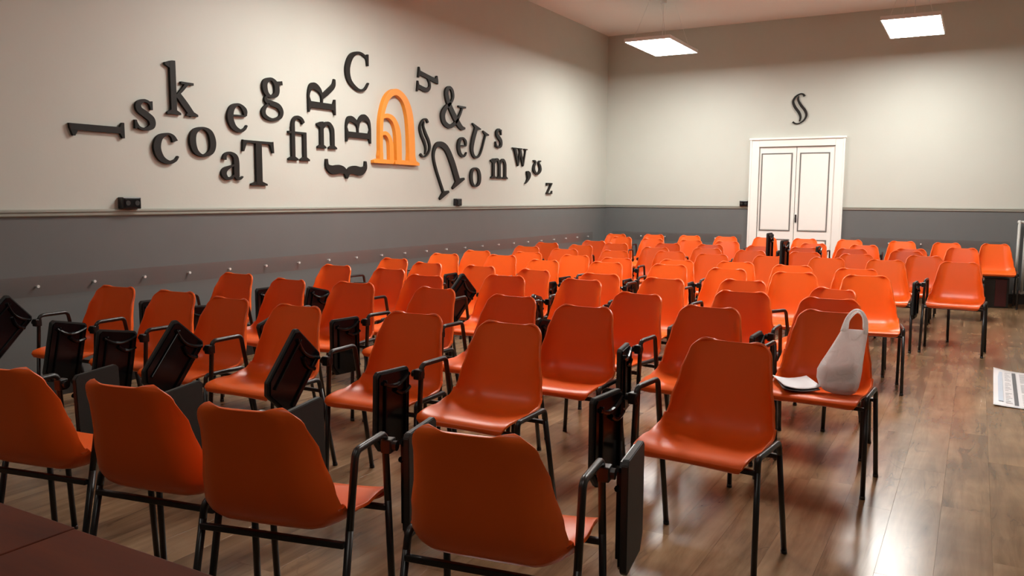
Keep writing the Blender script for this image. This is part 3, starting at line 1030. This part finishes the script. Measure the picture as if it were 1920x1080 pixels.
# ---------------------------------------------------------------- clear strips with steel studs
def strip_left(y0, y1, studs, label):
    t = thing('acrylic_strip', label, 'wall guard', (XL, (y0 + y1) / 2, 0.765), 0, 'clear acrylic strips on the lettered wall')
    h = (y1 - y0) / 2 - 0.002
    obj('clear_panel', B((0.016, 0.020, -h, h, -0.068, 0.068)), M_ACR, t)
    for s in studs:
        bm = bmesh.new()
        cyl(bm, (0.010, s - (y0 + y1) / 2, 0), 'x', 0.005, 0.020, 10)
        cyl(bm, (0.024, s - (y0 + y1) / 2, 0), 'x', 0.010, 0.009, 14)
        obj('steel_stud', bm, M_STEEL, t)


seams = [-0.7, 1.55, 3.74, 5.75, 7.76, 9.77, 12.2]
names_l = ['below the near end of the rail', 'nearest the tables', 'below the lying l and the k', 'below the fi and the brace', 'below the ampersand', 'nearest the far corner']
stud_all = [3.14 + 0.4035 * k for k in range(-9, 23)]
for (a, b), nm in zip(zip(seams, seams[1:]), names_l):
    strip_left(a, b, [s for s in stud_all if a + 0.02 < s < b - 0.02], 'clear acrylic strip with steel studs, the length ' + nm)


def strip_back(x0, x1, label):
    t = thing('acrylic_strip', label, 'wall guard', ((x0 + x1) / 2, YB, 0.765), 0, 'clear acrylic strips on the back wall')
    h = (x1 - x0) / 2
    obj('clear_panel', B((-h, h, -0.020, -0.016, -0.068, 0.068)), M_ACR, t)
    n = int((x1 - x0) / 0.41)
    for k in range(n + 1):
        s = -h + 0.1 + k * 0.41
        if s > h - 0.03:
            break
        bm = bmesh.new()
        cyl(bm, (s, -0.010, 0), 'y', 0.005, 0.020, 10)
        cyl(bm, (s, -0.024, 0), 'y', 0.010, 0.009, 14)
        obj('steel_stud', bm, M_STEEL, t)


strip_back(-5.3, -3.15, 'clear acrylic strip on the back wall between corner and door')
strip_back(-1.58, 0.40, 'clear acrylic strip on the back wall between door and radiator')


# ---------------------------------------------------------------- small wall boxes
def wall_box(loc, rz, w, d, h, label):
    t = thing('socket_box', label, 'socket box', loc, rz, 'black boxes standing on the wall rail')
    obj('box_body', B((-w / 2, w / 2, -d, 0, 0, h), bev=0.006), M_BOX, t)
    bm = bmesh.new()
    box(bm, -w / 2 + 0.012, w / 2 - 0.012, -d - 0.006, -d, 0.010, h - 0.010, bev=0.002)
    obj('face_plate', bm, M_TRAY, t)
    bm = bmesh.new()
    for s in ((-0.25, 0.25) if w > 0.12 else (0.0,)):
        cyl(bm, (s * w, -d - 0.007, h / 2), 'y', h * 0.22, 0.004, 14)
    obj('outlet', bm, M_BOARD, t)
    return t


wall_box((XL, 3.84, ZR + 0.03), PI / 2, 0.15, 0.062, 0.085, 'black socket box on the rail below the lying letter l')
wall_box((XL, 8.21, ZR + 0.03), PI / 2, 0.115, 0.05, 0.085, 'black socket box on the rail below the tipped capital U')
wall_box((-3.13, YB, ZR + 0.022), 0, 0.125, 0.045, 0.085, 'black socket box on the rail beside the white door')

# ---------------------------------------------------------------- radiator at the right end of the back wall
t = thing('radiator', 'tall pale column radiator on the back wall', 'radiator', (0.47, YB, 0.15))
for k in range(12):
    x0 = 0.0 + k * 0.075
    bm = bmesh.new()
    for yy in (-0.17, -0.07):
        tube(bm, [(x0 + 0.022, yy, 0.03), (x0 + 0.022, yy, 0.94)], 0.0155, 8)
    tube(bm, round_path([(x0 + 0.022, -0.07, 0.945), (x0 + 0.022, -0.17, 0.945)], 0.01), 0.026, 10)
    tube(bm, [(x0 + 0.022, -0.07, 0.025), (x0 + 0.022, -0.17, 0.025)], 0.026, 10)
    obj('column', bm, M_RAD, t, smooth=True)
bm = bmesh.new()
for z in (0.025, 0.945):
    tube(bm, [(0.0, -0.12, z), (0.88, -0.12, z)], 0.02, 10)
obj('header', bm, M_RAD, t, smooth=True)
bm = bmesh.new()
box(bm, 0.2, 0.23, -0.07, -0.001, 0.70, 0.73); box(bm, 0.65, 0.68, -0.07, -0.001, 0.70, 0.73)
obj('bracket', bm, M_RAD, t)

# dark crate with a maroon front below the last chair
t = thing('crate', 'black crate with maroon front under the last chair before the radiator', 'crate', (0.228, 12.275, 0), math.radians(4))
obj('crate_body', B((-0.175, 0.175, -0.13, 0.13, 0.0, 0.385), bev=0.006), M_BASE, t)
obj('front_panel', B((0.02, 0.15, -0.142, -0.13, 0.02, 0.37), bev=0.004), M_MAROON, t)

# ---------------------------------------------------------------- printed sheet on the floor
t = thing('printed_sheet', 'large white printed sheet lying on the floor by the aisle', 'sheet', (0.17, 6.27, 0.001), math.radians(-0.8))
bm = bmesh.new()
nx, ny = 12, 14
V = []
for j in range(ny + 1):
    row = []
    for i in range(nx + 1):
        u, v = i / nx, j / ny
        zz = 0.004 + 0.006 * math.sin(v * 5 + u * 3) * u * (1 - u) + 0.018 * max(0, 0.12 - u) / 0.12 * (0.4 + 0.6 * v)
        row.append(bm.verts.new((u * 0.95 - 0.0 * v, v * 1.36 - 0.12 * u * (0.5 + v), zz)))
    V.append(row)
for j in range(ny):
    for i in range(nx):
        bm.faces.new((V[j][i], V[j][i + 1], V[j + 1][i + 1], V[j + 1][i]))
sheet = obj('paper', bm, M_PAPER, t, smooth=True)
so = sheet.modifiers.new('s', 'SOLIDIFY'); so.thickness = 0.0015; so.offset = -1
bm = bmesh.new()
box(bm, 0.125, 0.150, 0.05, 1.24, 0.0065, 0.0078)
obj('printed_bar', bm, M_PRINT, t)
bm = bmesh.new()
for k in range(22):
    y0 = 0.10 + k * 0.053
    if k in (7, 14):
        continue
    box(bm, 0.075, 0.115 - 0.01 * (k % 3), y0, y0 + 0.012, 0.0085, 0.0094)
    box(bm, 0.175, 0.42 - 0.03 * (k % 4), y0 - 0.02, y0 - 0.008, 0.0065, 0.0078)
    box(bm, 0.46, 0.72 - 0.04 * (k % 3), y0 - 0.04, y0 - 0.028, 0.0065, 0.0078)
o = obj('printed_lines', bm, M_LINE, t, kind='stuff')
bm = bmesh.new()
box(bm, 0.03, 0.06, 0.12, 1.22, 0.0135, 0.0150)
obj('fold_shade_band', bm, M_PALE, t)  # shading along the curled edge, laid on as a coloured strip

# ---------------------------------------------------------------- shopping bag and papers on the aisle chair
bag = thing('shopping_bag', 'thin white plastic shopping bag standing on the aisle chair', 'bag', (-0.525, 4.065, 0.460))
rows_b = [  # height, x left, x right, thickness, y shift
    (0.000, -0.030, 0.060, 0.060, 0.00), (0.010, -0.060, 0.078, 0.090, 0.00), (0.035, -0.085, 0.090, 0.125, 0.0), (0.070, -0.097, 0.096, 0.140, 0.0), (0.110, -0.097, 0.100, 0.135, 0.005),
    (0.140, -0.084, 0.101, 0.105, 0.012), (0.175, -0.065, 0.103, 0.080, 0.02), (0.215, -0.044, 0.106, 0.065, 0.03), (0.255, -0.024, 0.110, 0.050, 0.04), (0.285, -0.010, 0.112, 0.042, 0.05), (0.300, -0.004, 0.113, 0.030, 0.055)]
bm = bmesh.new()
seg = 36
rings = []
rnd = random.Random(3)
ph = [rnd.uniform(0, 6.28) for _ in range(8)]
for i, (h, xl, xr, th, ys) in enumerate(rows_b):
    cx, hw = (xl + xr) / 2, (xr - xl) / 2
    ring = []
    for k in range(seg):
        a = 2 * PI * k / seg
        c, s_ = math.cos(a), math.sin(a)
        e = 0.72
        px_ = math.copysign(abs(c) ** e, c) * hw
        py_ = math.copysign(abs(s_) ** e, s_) * th / 2
        wob = 1 + 0.05 * math.sin(5 * a + ph[0] + i * 0.8) + 0.035 * math.sin(9 * a + ph[1] - i * 1.3) + 0.03 * math.sin(3 * a + i * 1.7)
        if i == 0:
            wob = 1
        ring.append(bm.verts.new((cx + px_ * (0.97 + 0.03 * wob), ys + py_ * wob, h)))
    rings.append(ring)
for a, b in zip(rings, rings[1:]):
    for k in range(seg):
        bm.faces.new((a[k], a[(k + 1) % seg], b[(k + 1) % seg], b[k]))
bm.faces.new(rings[0][::-1])
obj('bag_body', bm, M_BAG, bag, smooth=True)
bm = bmesh.new()
box(bm, -0.066, 0.078, -0.034, 0.030, 0.008, 0.105, bev=0.018)
for v in bm.verts:
    if v.co.z > 0.07:
        v.co.z += (v.co.x + 0.07) * 0.22
        v.co.y *= 0.6
c_ = obj('contents', bm, M_MAUVE, bag, smooth=True)
c_['label'] = 'greyish bundle showing through the bag'
bm = bmesh.new()


def strap(pts):
    """pts (x, y, z, half width, half thickness)"""
    c = catmull(pts, 5)
    rr = []
    for i, p in enumerate(c):
        a, b = c[max(i - 1, 0)], c[min(i + 1, len(c) - 1)]
        d = Vector((b[0] - a[0], 0, b[2] - a[2])).normalized()
        nrm = Vector((-d.z, 0, d.x))
        ring = []
        for k in range(10):
            an = 2 * PI * k / 10
            ring.append(bm.verts.new(Vector(p[:3]) + nrm * p[3] * math.cos(an) + Vector((0, 1, 0)) * p[4] * math.sin(an)))
        rr.append(ring)
    for a, b in zip(rr, rr[1:]):
        for k in range(10):
            bm.faces.new((a[k], a[(k + 1) % 10], b[(k + 1) % 10], b[k]))
    bm.faces.new(rr[0][::-1]); bm.faces.new(rr[-1])


strap([(0.006, 0.05, 0.290, 0.016, 0.020), (0.010, 0.056, 0.325, 0.010, 0.016), (0.020, 0.062, 0.356, 0.008, 0.012), (0.040, 0.068, 0.386, 0.006, 0.010), (0.062, 0.068, 0.394, 0.005, 0.010),
       (0.084, 0.064, 0.382, 0.006, 0.012), (0.098, 0.058, 0.352, 0.009, 0.014), (0.103, 0.052, 0.320, 0.010, 0.017), (0.101, 0.05, 0.285, 0.012, 0.018)])
strap([(0.016, 0.075, 0.300, 0.008, 0.008), (0.022, 0.082, 0.340, 0.006, 0.007), (0.046, 0.088, 0.374, 0.005, 0.006), (0.066, 0.088, 0.380, 0.005, 0.006), (0.086, 0.082, 0.355, 0.006, 0.007), (0.092, 0.075, 0.305, 0.007, 0.008)])
obj('bag_handle', bm, M_BAG, bag, smooth=True)


def leaflet(loc, rz, w, l, bend, m, label):
    bm = bmesh.new()
    V = []
    for j in range(9):
        row = []
        for i in range(7):
            u, v = i / 6 - 0.5, j / 8 - 0.5
            row.append(bm.verts.new((u * w, v * l, bend * (abs(u) * 2) ** 2)))
        V.append(row)
    for j in range(8):
        for i in range(6):
            bm.faces.new((V[j][i], V[j][i + 1], V[j + 1][i + 1], V[j + 1][i]))
    o = obj('leaflet', bm, m, smooth=True)
    o.location = loc
    o.rotation_euler = (0, 0, rz)
    s = o.modifiers.new('s', 'SOLIDIFY'); s.thickness = 0.003; s.offset = 1
    tag(o, label, 'leaflet', 'papers on the aisle chair')


leaflet((-0.715, 4.08, 0.467), math.radians(20), 0.17, 0.24, 0.012, M_PRINT, 'dark leaflet beneath the white one on the aisle chair')
leaflet((-0.722, 4.09, 0.476), math.radians(26), 0.17, 0.24, 0.014, M_PAPER, 'white leaflet lying beside the shopping bag on the aisle chair')
